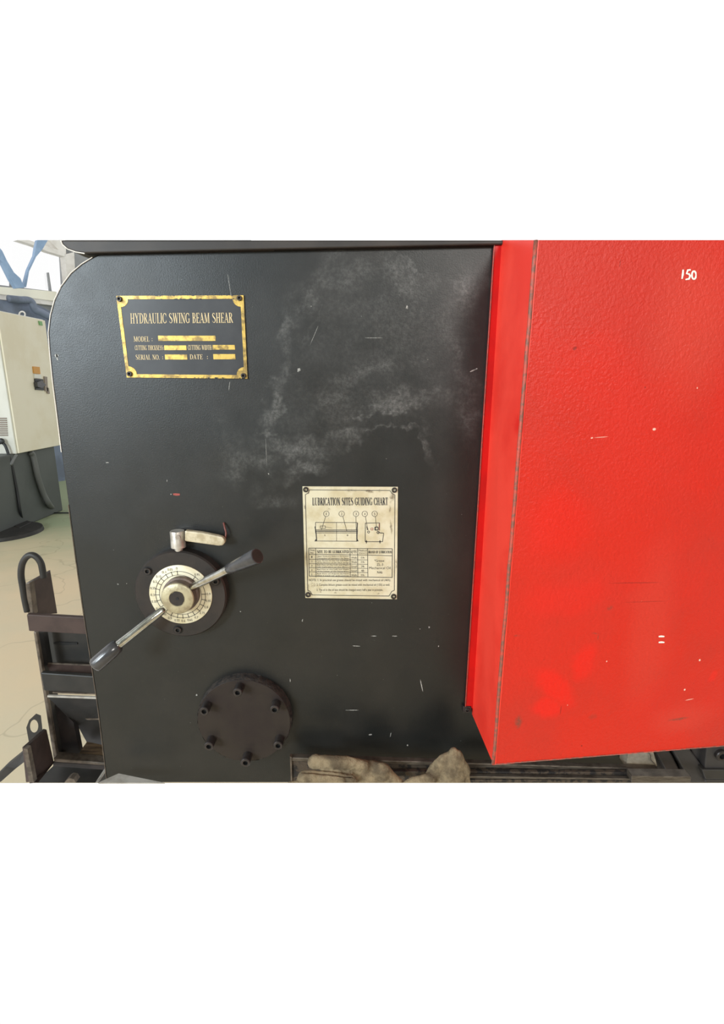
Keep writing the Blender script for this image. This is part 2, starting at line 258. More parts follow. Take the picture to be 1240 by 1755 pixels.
# ---- serif capitals as ribbons in a unit box
K, n_ = .15, .05
def arc(cx, cy, rx, ry, a0, a1, wx, wn, steps=14):
    out = []
    for i in range(steps + 1):
        a = math.radians(a0 + (a1 - a0) * i / steps); out.append((cx + rx * math.cos(a), cy + ry * math.sin(a), wn + (wx - wn) * abs(math.cos(a)) ** 1.5))
    return out
def st(x, y0=0, y1=1, w=K, s0=True, s1=True):
    r = [[(x, y0, w), (x, y1, w)]]
    if s0: r.append([(x - .14, y0 + .02, n_), (x + .14, y0 + .02, n_)])
    if s1: r.append([(x - .14, y1 - .02, n_), (x + .14, y1 - .02, n_)])
    return r
def hl(x0, x1, y): return [[(x0, y, n_), (x1, y, n_)]]
def vs(x, y0, y1): return [[(x, y0, n_), (x, y1, n_)]]
Sp = [(.55, .8, n_), (.5, .92, n_), (.36, .98, n_), (.2, .93, .09), (.14, .8, K), (.2, .66, K), (.36, .54, K), (.52, .42, K), (.6, .27, K), (.54, .1, .09), (.38, .02, n_), (.2, .05, n_), (.1, .2, n_)]
G = {'A': (.8, [[(.12, 0, n_), (.4, 1, n_)], [(.38, 1, K), (.66, 0, K)]] + hl(.2, .55, .33) + hl(.02, .24, .02) + hl(.52, .8, .02)),
 'B': (.72, st(.2) + [[(.2, .98, n_), (.4, .98, n_), (.54, .88, .1), (.56, .76, K), (.5, .6, .1), (.36, .53, n_), (.2, .53, n_)], [(.36, .53, n_), (.54, .45, .1), (.6, .27, K), (.54, .1, .1), (.4, .02, n_), (.2, .02, n_)]]),
 'C': (.74, [arc(.42, .5, .32, .48, 45, 315, K, n_)] + vs(.68, .68, .97) + vs(.68, .06, .3)),
 'D': (.8, st(.2) + [[(.2, .98, n_), (.32, .98, n_)] + arc(.32, .5, .38, .48, 90, -90, K, n_) + [(.2, .02, n_)]]),
 'E': (.68, st(.2) + hl(.2, .6, .98) + hl(.2, .48, .52) + hl(.2, .62, .02) + vs(.6, .78, 1) + vs(.62, 0, .24) + vs(.48, .42, .62)),
 'G': (.8, [arc(.42, .5, .32, .48, 50, 310, K, n_)] + vs(.68, .7, .97) + [[(.66, .04, .12), (.66, .42, .12)]] + hl(.52, .8, .42)),
 'H': (.86, st(.2) + st(.66) + hl(.2, .66, .52)), 'I': (.38, st(.19)),
 'K': (.82, st(.2) + [[(.24, .42, n_), (.6, .98, n_)], [(.34, .58, K), (.68, .02, K)]] + hl(.5, .76, .98) + hl(.54, .82, .02)),
 'L': (.66, st(.2) + hl(.2, .62, .02) + vs(.62, 0, .26)),
 'M': (1.02, st(.16, w=n_) + [[(.18, 1, K), (.5, .05, K)], [(.5, .05, n_), (.8, 1, n_)]] + st(.84)),
 'N': (.84, st(.16, w=n_) + [[(.16, 1, K), (.68, 0, K)]] + st(.68, w=n_, s0=False)),
 'O': (.84, [arc(.42, .5, .32, .48, 0, 360, K, n_, 22)]),
 'Q': (.84, [arc(.42, .5, .32, .48, 0, 360, K, n_, 22), [(.4, .1, n_), (.7, -.15, K)]]),
 'R': (.78, st(.2) + [[(.2, .98, n_), (.4, .98, n_), (.54, .88, .1), (.57, .75, K), (.5, .6, .1), (.36, .52, n_), (.2, .52, n_)], [(.38, .52, K), (.66, .02, K)]] + hl(.56, .78, .02)),
 'S': (.7, [Sp]), 'T': (.74, st(.37, s1=False) + hl(.06, .68, .98) + vs(.06, .76, 1) + vs(.68, .76, 1)),
 'U': (.84, [[(.18, 1, K), (.18, .3, K), (.22, .12, .12), (.34, .02, n_), (.5, .02, n_), (.62, .1, n_), (.67, .28, n_), (.67, 1, n_)]] + hl(.04, .34, .98) + hl(.54, .8, .98)),
 'W': (1.1, [[(.14, 1, K), (.36, 0, K)], [(.36, 0, n_), (.55, 1, n_)], [(.52, 1, K), (.74, 0, K)], [(.74, 0, n_), (.96, 1, n_)]] + hl(.02, .3, .98) + hl(.84, 1.08, .98)),
 'Y': (.78, [[(.12, 1, K), (.4, .46, K)], [(.66, 1, n_), (.4, .46, n_)]] + st(.4, 0, .46, s1=False) + hl(.0, .26, .98) + hl(.54, .78, .98)),
 'F': (.64, st(.2) + hl(.2, .6, .98) + hl(.2, .46, .52) + vs(.6, .78, 1)), 'P': (.7, st(.2) + [[(.2, .98, n_), (.42, .98, n_), (.56, .88, .1), (.58, .75, K), (.5, .58, .1), (.36, .5, n_), (.2, .5, n_)]]),
 ':': (.5, [[(.25, .1, .14), (.25, .24, .14)], [(.25, .5, .14), (.25, .64, .14)]]), '.': (.34, [[(.14, 0, .14), (.14, .13, .14)]]), "'": (.25, [[(.12, 1, .08), (.12, .75, .05)]]), ' ': (.42, [])}
def ribbon(bm, pts, f):
    prev = None
    for i, (x, y, w) in enumerate(pts):
        a = pts[max(i - 1, 0)]; b = pts[min(i + 1, len(pts) - 1)]; dx, dy = b[0] - a[0], b[1] - a[1]; l = math.hypot(dx, dy) or 1
        nx, ny = -dy / l * w / 2, dx / l * w / 2
        cur = (bm.verts.new(f(x + nx, y + ny)), bm.verts.new(f(x - nx, y - ny)))
        if prev: bm.faces.new((prev[0], prev[1], cur[1], cur[0]))
        prev = cur
def serif(bm, s, quad, Y, bold=1.0):   # quad = TL, TR, BR, BL of the line of capitals, measured in the photograph
    tot = sum(G[c][0] for c in s); tl, tr_, br, bl = quad
    x0 = 0
    for c in s:
        w, strokes = G[c]
        def f(x, y, x0=x0):
            u = (x0 + x) / tot; X = (tl[0] * (1 - u) + tr_[0] * u) * y + (bl[0] * (1 - u) + br[0] * u) * (1 - y); YY = (tl[1] * (1 - u) + tr_[1] * u) * y + (bl[1] * (1 - u) + br[1] * u) * (1 - y)
            return P(X, YY, Y)
        for s_ in strokes: ribbon(bm, [(a, b, c_ * bold) for a, b, c_ in s_], f)
        x0 += w
def rect(x0, y0, x1, y1, sk=0): return ((x0, y0), (x1, y0), (x1 + sk, y1), (x0 + sk, y1))
def sans(bm, s, x0, y0, x1, y1, Y, f=None):
    cu = bpy.data.curves.new('t', 'FONT'); cu.body = s; ob = bpy.data.objects.new('t', cu); S.collection.objects.link(ob)
    dg = bpy.context.evaluated_depsgraph_get(); me = ob.evaluated_get(dg).to_mesh(); vs_ = [v.co.copy() for v in me.vertices]; fs = [list(p.vertices) for p in me.polygons]
    ob.evaluated_get(dg).to_mesh_clear(); bpy.data.objects.remove(ob); bpy.data.curves.remove(cu)
    if not vs_: return
    ax, bx = min(v.x for v in vs_), max(v.x for v in vs_); ay, by = 0 if not any(c in s for c in '') else 0, max(v.y for v in vs_); ay = min(v.y for v in vs_)
    f = f or (lambda u, v: P(x0 + (x1 - x0) * u, y1 + (y0 - y1) * v, Y))
    nv = [bm.verts.new(f((v.x - ax) / (bx - ax or 1), (v.y - ay) / (by - ay or 1))) for v in vs_]
    for q in fs:
        try: bm.faces.new([nv[i] for i in q])
        except ValueError: pass
def line(bm, pts, w, Y):       # a printed line, w photograph pixels wide
    for a, b in zip(pts, pts[1:]): ribbon(bm, [(a[0], a[1], w), (b[0], b[1], w)], lambda x, y: P(x, y, Y))
def circ(cx, cy, r, n=20, a0=0, a1=360): return [(cx + r * math.cos(math.radians(a0 + (a1 - a0) * i / n)), cy + r * math.sin(math.radians(a0 + (a1 - a0) * i / n))) for i in range(n + 1)]
def fill(bm, pts, Y): bm.faces.new([bm.verts.new(P(x, y, Y)) for x, y in pts])
def screw(c, r, h, parent, name='socket_screw', m='screw', ax=(0, -1, 0)):      # hexagon socket cap
    o = link(name, lathe(c, ax, [(0, r), (h - r * .15, r), (h, r * .88), (h, r * .52)], 24), m, parent, 'auto')
    bm = lathe(Vector(c), ax, [(h - r * .7, 0), (h - r * .7, r * .52), (h, r * .52)], 6); return o, bm
def socket_screw(c, r, h, parent, ax=(0, -1, 0), m='screw'):
    o, bm = screw(c, r, h, parent, m=m, ax=ax)
    if parent.type != 'MESH' or (parent.parent is None) or True:
        a, u, v = basis(ax); me = o.data; b2 = bmesh.new(); b2.from_mesh(me); me.materials.append(M['hole']); k = len(b2.faces)
        lathe(Vector(c), ax, [(h - r * .7, 0), (h - r * .7, r * .53), (h, r * .53)], 6, b2); b2.faces.ensure_lookup_table()
        for fc in b2.faces[k:]: fc.material_index = 1
        b2.to_mesh(me); b2.free()
    bm.free(); return o
# ================================================================ SETTING
y0 = PZ(0, 1342, 0).y
struct(link('floor', slab([(-7, y0, 0), (4, y0, 0), (4, 11, 0), (-7, 11, 0)], (0, .05, -.03)), 'floor'))
struct(link('floor', slab([(-6, -6, 0), (5, -6, 0), (5, -.08, 0), (-6, -.08, 0)], (0, -.05, -.03)), 'floor'))
hw = 'hallwall'
struct(link('wall_rear', box(-5.2, 4.2, -6.2, -6, 0, 5), hw)); struct(link('wall_right', box(4, 4.2, -6, 0.5, 0, 5), hw))
struct(link('ceiling', box(-5.2, 4.2, -6.2, 4.6, 5, 5.2), hw))
struct(link('wall_left', box(-5.2, -5, -6, -1.2, 0, 1.7), hw)); struct(link('wall_left', box(-5.2, -5, -6, -1.2, 4.2, 5), hw)); struct(link('wall_left', box(-5.2, -5, -6, -5.2, 1.7, 4.2), hw))
# far wall with its high window; the wall runs obliquely, its window band falls to the right
WA, WB = 6.6, 10.0      # depth of the wall at the left and at the right
def PW(px, py, out=0.0):           # a point on the far wall
    a = Vector((-5.6, WA, 0)); b = Vector((-3.6, WB, 0)); nrm = Vector((b.y - a.y, -(b.x - a.x), 0)).normalized(); a = a + nrm * out
    d = ray(px, py); t = (a - CAM).dot(nrm) / d.dot(nrm); return CAM + d * t
a = Vector((-5.6, WA, 0)); b = Vector((-3.6, WB, 0)); WN = Vector((b.y - a.y, -(b.x - a.x), 0)).normalized()
def wslab(pix, out, t, bm=None): return slab([PW(x, y, out) for x, y in pix], -WN * t, bm)
bm = slab([PW(-300, 466), PW(-80, 492), PW(96, 515), PW(150, 522), PW(150, 411.5), PW(430, 411.5), Vector((*PW(430, 500)[:2], 0)), Vector((*PW(-300, 500)[:2], 0))], -WN * .2)
struct(link('wall_back', bm, 'wall'))
struct(link('wall_back', wslab([(112, 411.5), (149.8, 411.5), (149.8, 521.8), (118, 517.8)], 0, .2), 'wall'))
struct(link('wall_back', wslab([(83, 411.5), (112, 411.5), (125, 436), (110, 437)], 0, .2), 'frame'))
win = struct(link('window_1', wslab([(-80, 484), (97, 500), (96, 516), (-80, 494)], .12, .3), 'yellow'))
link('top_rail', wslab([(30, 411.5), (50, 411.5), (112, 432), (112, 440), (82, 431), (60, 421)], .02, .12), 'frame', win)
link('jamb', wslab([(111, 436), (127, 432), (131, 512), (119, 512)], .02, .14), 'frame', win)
link('sill', wslab([(-80, 479), (97, 500), (97, 504), (-80, 484)], .05, .14), 'wall', win)
link('mullion', wslab([(82, 467), (84, 467), (89, 501), (86, 501)], .0, .04), 'wall', win)
link('mullion', wslab([(18, 479), (20, 479), (21, 491), (18, 490)], .0, .04), 'wall', win)
link('pane', wslab([(-80, 411.5), (18, 411.5), (20, 484), (-80, 478)], -.05, .006), 'glass', win)
link('pane', wslab([(20, 411.5), (82, 431), (86, 497), (21, 485)], -.05, .006), 'glass', win)
link('pane', wslab([(84, 431), (112, 438), (120, 503), (88, 498)], -.05, .006), 'glass', win)
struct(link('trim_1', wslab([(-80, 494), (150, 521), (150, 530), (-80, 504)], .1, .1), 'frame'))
# roof braces in front of the window
br1 = link('roof_brace', wslab([(-30, 411.5), (-12, 411.5), (4, 430), (12, 447), (24, 467), (35, 477), (42, 493), (28, 494), (18, 478), (4, 450), (-16, 425)], .8, .08), 'hazeblue')
tag(br1, 'haze-tinted steel brace slanting down to the window sill from the left', 'brace')
br2 = link('roof_brace', wslab([(64, 411.5), (82, 411.5), (73, 427), (62, 440), (50, 465), (45, 492), (40, 492), (48, 462), (59, 438), (61, 425)], .7, .06), 'hazeblue')
tag(br2, 'haze-tinted steel brace coming down from the top right before the window', 'brace')
# machinery below the window
dm = link('duct_box', slab([PW(-60, 508, .5), PW(60, 520, .5), PW(110, 545, .5), PW(112, 900, .5), PW(-60, 900, .5)], -WN * .3), 'duct'); tag(dm, 'haze-lightened dark machine housing behind the cream cabinet', 'machine')
pp = link('dark_pipe', tube(spline([PW(14, 512, .62), PW(34, 514, .62), PW(52, 516, .62), PW(60, 530, .62), PW(72, 536, .62), PW(88, 545, .62)]), .05), 'duct', None, True); tag(pp, 'thick dark pipe bending down over the machine housing', 'pipe')
_cabring = lambda: link('lifting_eye', tube([P(38 + 5 * math.cos(t * .3142), 539 + 5 * math.sin(t * .3142), 6.4) for t in range(21)], .01, 8), 'frame', cab, True)
# ================================================================ CONTROL CABINET
XC = PZ(40, 905, 0).x
cab = thing('control_cabinet', (XC - .4, 5.2, 0), 'cream electrical cabinet on a dark grey base behind the shear', 'cabinet')
_cabring(); c0 = PX(28, 778, XC); zc = c0.z; ztop = PX(80, 549, XC).z
yfar = PX(103, 760, XC).y
link('body', box(XC - .9, XC, c0.y, yfar, zc, ztop), 'creamlight', cab, bevel=.008)
link('door', box(XC, XC + .018, c0.y + .02, yfar - .0, zc + .004, ztop - .01), 'cream', cab, bevel=.005)
bf = PZ(118, 878, 0).y
link('base', box(XC - .9, XC - .03, PZ(-30, 929, 0).y, bf + .1, 0, zc), 'basegrey', cab, bevel=.01)
def cab_rect(x0, y0_, x1, y1, out=.03, t=.012): return slab([PX(x, y, XC + out) for x, y in ((x0, y0_), (x1, y0_ + 1), (x1 + 1.5, y1 + 1), (x0 + 1.5, y1))], (-t, 0, 0))
link('rating_label', cab_rect(57, 628, 68, 640), 'orange', cab)
link('white_label', cab_rect(58.5, 641, 70, 648), 'creamlight', cab)
sw = link('switch_plate', cab_rect(60, 649, 74, 668), 'rubber', cab)
link('switch_knob', slab([PX(x, y, XC + .06) for x, y in ((64, 655), (72, 652), (79, 660), (72, 665), (65, 663))], (-.04, 0, 0)), 'grip', sw)
link('tall_label', cab_rect(76, 645, 81, 670), 'ventgrey', cab)
link('side_label', cab_rect(80, 664, 84, 674), 'ventgrey', cab)
link('sticker', cab_rect(67, 550, 72, 557), 'green', cab)
for k in range(9):
    y = 716 + k * 3.6
    link('vent_slat', slab([P(-30, y, c0.y - .01), P(10.5 + k * .25, y, c0.y - .01), P(10.8 + k * .25, y + 2, c0.y - .01), P(-30, y + 2, c0.y - .01)], (0, .02, 0)), 'ventgrey', cab)
def cable(name, pts, r, m, label=None, cat=None): return link(name, tube(spline(pts), r, 10), m, cab, True)
gl_ = link('cable_gland', lathe(PX(3, 756, XC - .1), (0, -1, 0), [(0, .03), (.04, .03), (.045, .02), (.045, 0)], 16), 'rubber', cab, 'auto')
cable('power_cable', [P(2, 757, c0.y - .05), P(9, 764, c0.y - .05), P(15, 780, c0.y - .05), P(21, 800, c0.y - .05), P(29, 840, c0.y - .05), P(35, 878, c0.y - .05), PZ(40, 897, .01)], .014, 'rubber', 'black cable hanging from the cabinet gland down to the floor')
cable('branch_cable', [PX(28, 780, XC + .03), PX(23, 788, XC + .05), PX(19, 796, XC + .08)], .013, 'hosegrey', 'short grey cable joining the black one under the cabinet')
cable('conduit_hose', [PX(52, 775, XC - .005), PX(57, 783, XC - .005), PX(64, 815, XC), PX(74, 845, XC), PX(84, 864, XC + .005), PZ(92, 873, .02)], .030, 'hosegrey', 'thick grey hose curving down from under the cabinet to the floor', 'hose')
cable('floor_cable', [PZ(44, 896, .02), PZ(60, 889, .02), PZ(80, 879, .02), PZ(100, 870, .02)] , .02, 'rubber', 'black cable lying along the foot of the grey base')
cable('thin_floor_cable', [PZ(92, 879, .012), PZ(110, 879, .012), PZ(150, 879, .012)], .008, 'rubber', 'thin dark cable running across the floor behind the shear')
ft = cab
link('foot_plate', lathe(PZ(5, 914, 0), (0, 0, 1), [(0, .36), (.035, .35), (.045, .3), (.045, 0)], 40), 'rackdark', ft, 'auto')
link('bolt', lathe(PZ(9, 908, 0), (0, 0, 1), [(.04, .05), (.12, .05), (.125, .03), (.22, .03), (.22, 0)], 12), 'screw', ft, 'auto')
link('foot_block', slab([PZ(20, 908, 0), PZ(42, 897, 0), PZ(56, 902, 0), PZ(34, 913, 0)], (0, 0, .05)), 'rackdark', ft, bevel=.01)
# ================================================================ SCRAP RACK behind the shear
R = thing('scrap_rack', (-.42, .35, .1), 'dark steel rack with lifting hoop, standing behind the shear plate', 'rack')
YR = .42
hp = [P(x, y, YR - .01) for x, y in ((47, 1048), (43, 1030), (39, 1006), (36, 985), (38, 967), (45, 955), (54, 951), (63, 955), (70, 965), (73, 978), (75, 990))]
link('lifting_hoop', tube(spline(hp, 6), 5.2 * mpp(hp[0]), 12), 'rackdark', R, True)
link('upright_plate', slab([P(48, 1001, YR), P(86, 980, YR + .12), P(98, 1052, YR + .12), P(57, 1054, YR)], (-.012, .02, 0)), 'rackbrown', R, bevel=.002)
link('upright_lip', slab([P(43, 1000, YR - .012), P(51, 998, YR - .01), P(58, 1054, YR - .01), P(47, 1052, YR - .012)], (0, .02, 0)), 'rackedge', R, bevel=.002)
link('cross_bar', slab([P(45, 1053, YR - .03), P(190, 1061, YR - .03), P(190, 1090, YR - .03), P(49, 1082, YR - .03)], (0, .014, 0)), 'rackbrown', R, bevel=.003)
link('post', slab([P(57, 1083, YR), P(62, 1084, YR), P(99, 1304, YR), P(92, 1304, YR)], (0, .012, 0)), 'rackedge', R, bevel=.002)
link('post_web', slab([P(61, 1084, YR + .004), P(74, 1085, YR + .03), P(110, 1303, YR + .03), P(97, 1303, YR + .004)], (0, .02, 0)), 'rackdark', R)
bp = link('back_panel', slab([P(64, 1082, YR + .06), P(200, 1088, YR + .06), P(204, 1146, YR + .06), P(74, 1142, YR + .06)], (0, .006, 0)), 'rackdark', R)
link('slot', pslab([(91, 1102), (100, 1100.5), (132, 1101.5), (132, 1104.5), (108, 1106), (92, 1104)], YR + .057, .004), 'hole', bp)
link('shelf_sheet', slab([P(79, 1137, YR + .03), P(200, 1143, YR + .03), P(200, 1161, YR - .0), P(88, 1156, YR - .0)], (0, .006, .0)), 'rackbrown', R)
link('sheet_edge', slab([P(78, 1136, YR + .028), P(200, 1141.5, YR + .028), P(200, 1143.5, YR + .028), P(79, 1138, YR + .028)], (0, .004, 0)), 'rackedge', R)
link('cross_bar', slab([P(69, 1153, YR - .03), P(200, 1162, YR - .03), P(204, 1191, YR - .03), P(75, 1184, YR - .03)], (0, .014, 0)), 'rackdark', R, bevel=.003)
link('ledge', slab([P(90, 1186, YR - .025), P(204, 1190, YR - .025), P(204, 1192, YR - .025), P(90, 1188, YR - .025)], (0, .03, 0)), 'rackedge', R)
ch = link('chute', slab([P(81, 1194, YR - .01), P(206, 1199, YR - .01), P(210, 1284, YR + .08), P(178, 1280, YR + .08), P(149, 1273, YR + .08), P(132, 1242, YR + .05), P(110, 1222, YR + .02)], (0, .004, 0)), 'rackdark', R)
link('chute_edge', slab([P(81, 1192, YR - .014), P(206, 1196.5, YR - .014), P(206, 1199.5, YR - .014), P(81, 1195, YR - .014)], (0, .006, 0)), 'sheet', ch)
link('slot', slab([P(146, 1232, YR + .03), P(180, 1230.5, YR + .03), P(180, 1233.5, YR + .03), P(150, 1234, YR + .03)], (0, .004, 0)), 'rackedge', ch)
link('chute_leg', slab([P(86, 1199, YR + .03), P(126, 1238, YR + .03), P(136, 1290, YR + .03), P(127, 1302, YR + .03), P(100, 1300, YR + .03)], (0, .02, 0)), 'machgap', R)
zr = P(120, 1306, YR).z
link('base_board', slab([PZ(128, 1302, zr + .02), PZ(149, 1271, zr + .02), PZ(215, 1285, zr + .02), PZ(215, 1309, zr + .02)], (0, 0, -.02)), 'wood', R)
link('base_edge', slab([P(132, 1294, YR + .16), P(150, 1270, YR + .3), P(154, 1275, YR + .3), P(136, 1301, YR + .16)], (0, .01, 0)), 'rackbrown', R)
link('base_rail', slab([P(91, 1300, YR - .03), P(200, 1309, YR - .03), P(200, 1314, YR - .03), P(93, 1306, YR - .03)], (0, .03, 0)), 'rackedge', R, bevel=.002)
link('base_channel', slab([P(91, 1306, YR - .028), P(200, 1314, YR - .028), P(200, 1321, YR - .028), P(91, 1313, YR - .028)], (0, .03, 0)), 'machgap', R)
zt = P(120, 1325, YR - .03).z - .02
R2 = R
link('tray_floor', slab([PZ(60, 1341.5, zt), PZ(92, 1312, zt), PZ(200, 1319, zt), PZ(200, 1341.5, zt)], (0, .02, -.01)), 'rackdark', R2)
link('end_plate', slab([P(44, 1282, .26), P(80, 1250, .40), P(93, 1308, .40), P(66, 1341.5, .26), P(52, 1341.5, .26)], (-.012, .004, 0)), 'rackbrown', R2, bevel=.002)
link('end_plate_lip', slab([P(40, 1283, .255), P(47, 1284, .255), P(58, 1341.5, .255), P(50, 1341.5, .255)], (0, .014, 0)), 'rackedge', R2)
lug = [(50, 1275), (45, 1247), (50, 1234), (62, 1223), (70, 1226), (73, 1252), (70, 1258), (58, 1267)]
bm = bmesh.new(); n = 24; hc = (58.5, 1244.5)
def outer(a):
    best = None; dx, dy = math.cos(a), math.sin(a)
    for i in range(len(lug)):
        (x1, y1), (x2, y2) = lug[i], lug[(i + 1) % len(lug)]; ex, ey = x2 - x1, y2 - y1; den = dx * ey - dy * ex
        if abs(den) < 1e-9: continue
        t = ((x1 - hc[0]) * ey - (y1 - hc[1]) * ex) / den; u = ((x1 - hc[0]) * dy - (y1 - hc[1]) * dx) / den
        if t > 0 and -1e-6 <= u <= 1 + 1e-6: best = t if best is None else min(best, t)
    return (hc[0] + dx * best, hc[1] + dy * best)
ang = sorted([2 * math.pi * i / n for i in range(n)] + [math.atan2(y - hc[1], x - hc[0]) % (2 * math.pi) for x, y in lug]); YL = .38
rg4 = [[bm.verts.new(P(*f_(a_), Y_)) for a_ in ang] for Y_ in (YL, YL + .015) for f_ in (outer, lambda a_: (hc[0] + 7 * math.cos(a_), hc[1] + 11 * math.sin(a_)))]
for q in range(len(ang)):
    w = (q + 1) % len(ang)
    for A_, B_ in ((0, 1), (2, 3), (0, 2), (1, 3)): bm.faces.new((rg4[A_][q], rg4[A_][w], rg4[B_][w], rg4[B_][q]))
link('lifting_lug', bm, 'rackdark', R2)
link('tray_bar', slab([P(-8, 1330, .30), P(10, 1312, .30), P(34, 1293, .30), P(43, 1283, .27), P(46, 1303, .27), P(25, 1319, .30), P(0, 1341.5, .30), P(-8, 1341.5, .30)], (0, .02, 0)), 'rackdark', R2, bevel=.003)
link('folded_edge', slab([P(163, 1341.5, .18), P(179, 1317, .3), P(181, 1319, .3), P(166, 1341.5, .18)], (0.004, .006, 0)), 'sheet', R2)
link('folded_side', slab([P(166, 1341.5, .182), P(182, 1319, .302), P(188, 1341.5, .302)], (0, .006, 0)), 'hole', R2)
nb = link('hex_nut', slab([P(x, y, .22) for x, y in ((110, 1341.5), (114, 1337), (119, 1334), (126, 1335), (130, 1341.5))], (0, .02, 0)), 'rackedge', R2)
# ================================================================ THE SHEAR
T = thing('plate_shear', P(500, 1340, 0), 'large black and red hydraulic plate shear with dial and handles', 'machine')
out = [(900, 414), (300, 414), (200, 424), (175, 432), (158, 441), (140, 452), (121, 468), (104, 491), (93, 514), (86, 540), (82.5, 570), (85, 605), (90, 655), (97, 710), (105, 775), (117, 865), (128, 948), (141, 1040), (155, 1130), (167, 1210), (176, 1282), (183, 1341.5), (1073, 1341.5), (1073, 1200)]
pl = link('side_plate', pslab([(x, y) for x, y in out], 0, .025), 'plate', T, bevel=.0022)
bm = bmesh.new()
for c_, rx, rz, an, st_ in scr:      # scratches and chips through the black paint, each a thin sliver
    c_ = Vector(c_); an = math.radians(an); rnd = [random.uniform(.55, 1.1) for _ in range(9)]
    big = max(rx, rz) > .012
    ring = []
    for q in range(9):
        t = q / 9 * 2 * math.pi; x = rx * (.55 if big else .8) ** (0 if rx > rz else 1) * math.cos(t) * (rnd[q] if not big or rx < rz else 1); z = rz * math.sin(t) * (rnd[q] if not big or rz < rx else 1)
        z *= .6 if rz < rx and big else 1
        ring.append(bm.verts.new((c_.x + x * math.cos(an) - z * math.sin(an), -.0003, c_.z + x * math.sin(an) + z * math.cos(an))))
    bm.faces.new(ring)
link('scratches', bm, 'scratch', pl)['kind'] = 'stuff'
bm = bmesh.new(); fill(bm, [(296, 846), (300, 845.4), (308, 846), (308, 849), (302, 849.5), (297, 848.6)], -.0003); link('red_mark', bm, 'inkred', pl)
link('chipped_edge', tube([P(x, y, -.0005) for x, y in out[4:15]], .0007, 6), 'frame', pl)
link('worn_rim', tube([P(x, y, -.0002) for x, y in out[15:22]], .0008, 6), 'rackedge', pl)
link('chipped_edge', tube([P(x, y, -.0125) for x, y in [(104, 412), (107, 419), (116, 427), (130, 432), (145, 434.5)]], .0009, 6), 'frame', T)
bmb = pslab([(104, 411.5), (107, 419), (116, 427), (130, 432), (145, 434), (880, 418), (880, 411.5)], -.012, .05)
link('top_beam', bmb, 'darkbeam', T, bevel=.002)
link('beam_shadow_line', pslab([(135, 433), (400, 427), (880, 417), (880, 420.5), (400, 430), (150, 436)], -.006, .006), 'hole', T)  # black strip standing in for the beam's shadow line on the plate
# the red guard
A0, A1 = P(859, 411.5, -.004), P(808.5, 1224, -.004); F0, F1 = P(918, 411.5, -.17), P(845, 1310, -.17)
F2 = P(1330, 411.5, -.115); gN = (F1 - F0).cross(F2 - F0); d_ = ray(1300, 1273); F3 = CAM + d_ * ((F0 - CAM).dot(gN) / d_.dot(gN))
gd = link('red_guard', slab([F0, F1, F3, F2], (0, .004, 0)), 'red', T)
link('side_panel', slab([A0, A1, F1, F0], (.004, 0, 0)), 'redlit', gd)
link('worn_edge', tube([F0 + (F1 - F0) * (i / 30) + Vector((random.uniform(-.0005, .0005), .001, 0)) for i in range(31)], .0028, 8), 'edgewear', gd, True)
link('bottom_edge', tube([F1, F3], .0012, 6), 'edgewear', gd)
fs = link('mounting_strip', pslab([(847, 416), (861, 416), (809.5, 1214), (797, 1214)], -.006, .006), 'redstrip', gd)
link('strip_edge', tube([P(847, 416, -.007), P(797, 1214, -.007)], .0009, 6), 'edgewear', gd)
br = link('bracket', pslab([(793, 1211), (807, 1211), (809, 1221), (793, 1221)], -.008, .008), 'screw', T, bevel=.001)
socket_screw(P(800, 1216, -.006), 4.4 * mpp(P(800, 1216)), .004, br)
bm = bmesh.new(); gY = lambda x: -.17 + (x - 860) / 400 * .05
def gline(pts, w):   # paint marks lie on the guard's own front plane
    nrm = (F1 - F0).cross(F2 - F0).normalized()
    if nrm.y > 0: nrm = -nrm
    o_ = F0 + nrm * .0006
    def f(x, y): d = ray(x, y); return CAM + d * ((o_ - CAM).dot(nrm) / d.dot(nrm))
    ribbon(bm, [(a_, b_, w * k_) for (a_, b_), k_ in zip(pts, [.8] + [1.1] * (len(pts) - 2) + [.7])], f)
def gdone(): 
    global bm
    link('painted_mark', bm, 'white', gd); bm = bmesh.new()
gline([(1170, 462), (1169.5, 470), (1168, 478)], 3.2)
gline([(1183, 462.5), (1178, 463), (1176, 469), (1180, 469.5), (1182, 473), (1180, 478), (1174, 479)], 3)
gline([(x, y) for x, y in [(1188.5 + 3.6 * math.cos(a_ / 10 * 6.283), 471.5 + 7 * math.sin(a_ / 10 * 6.283)) for a_ in range(11)]], 2.8)
gdone(); gline([(1128, 1091), (1133, 1090.6), (1138, 1091)], 2.8); gdone(); gline([(1128, 1101), (1133, 1100.6), (1138, 1101)], 2.8); gdone()

# ---- brass name plate
TL, TR, BR_, BL = (199, 507), (417, 506), (424, 649), (217, 647)
def Q(u, v): return ((TL[0] * (1 - u) + TR[0] * u) * (1 - v) + (BL[0] * (1 - u) + BR_[0] * u) * v, (TL[1] * (1 - u) + TR[1] * u) * (1 - v) + (BL[1] * (1 - u) + BR_[1] * u) * v)
npl = link('name_plate', pslab([Q(0, 0), Q(1, 0), Q(1, 1), Q(0, 1)], -.002, .002), 'plateblack', T)
npl['label'] = 'black and brass rating plate'
bm = bmesh.new(); fu, fv = .026, .042
for q in ([(0, 0), (1, 0), (1, fv), (0, fv)], [(0, 1 - fv), (1, 1 - fv), (1, 1), (0, 1)], [(0, fv), (fu, fv), (fu, 1 - fv), (0, 1 - fv)], [(1 - fu, fv), (1, fv), (1, 1 - fv), (1 - fu, 1 - fv)]):
    pslab([Q(*p) for p in q], -.0026, .0008, bm)
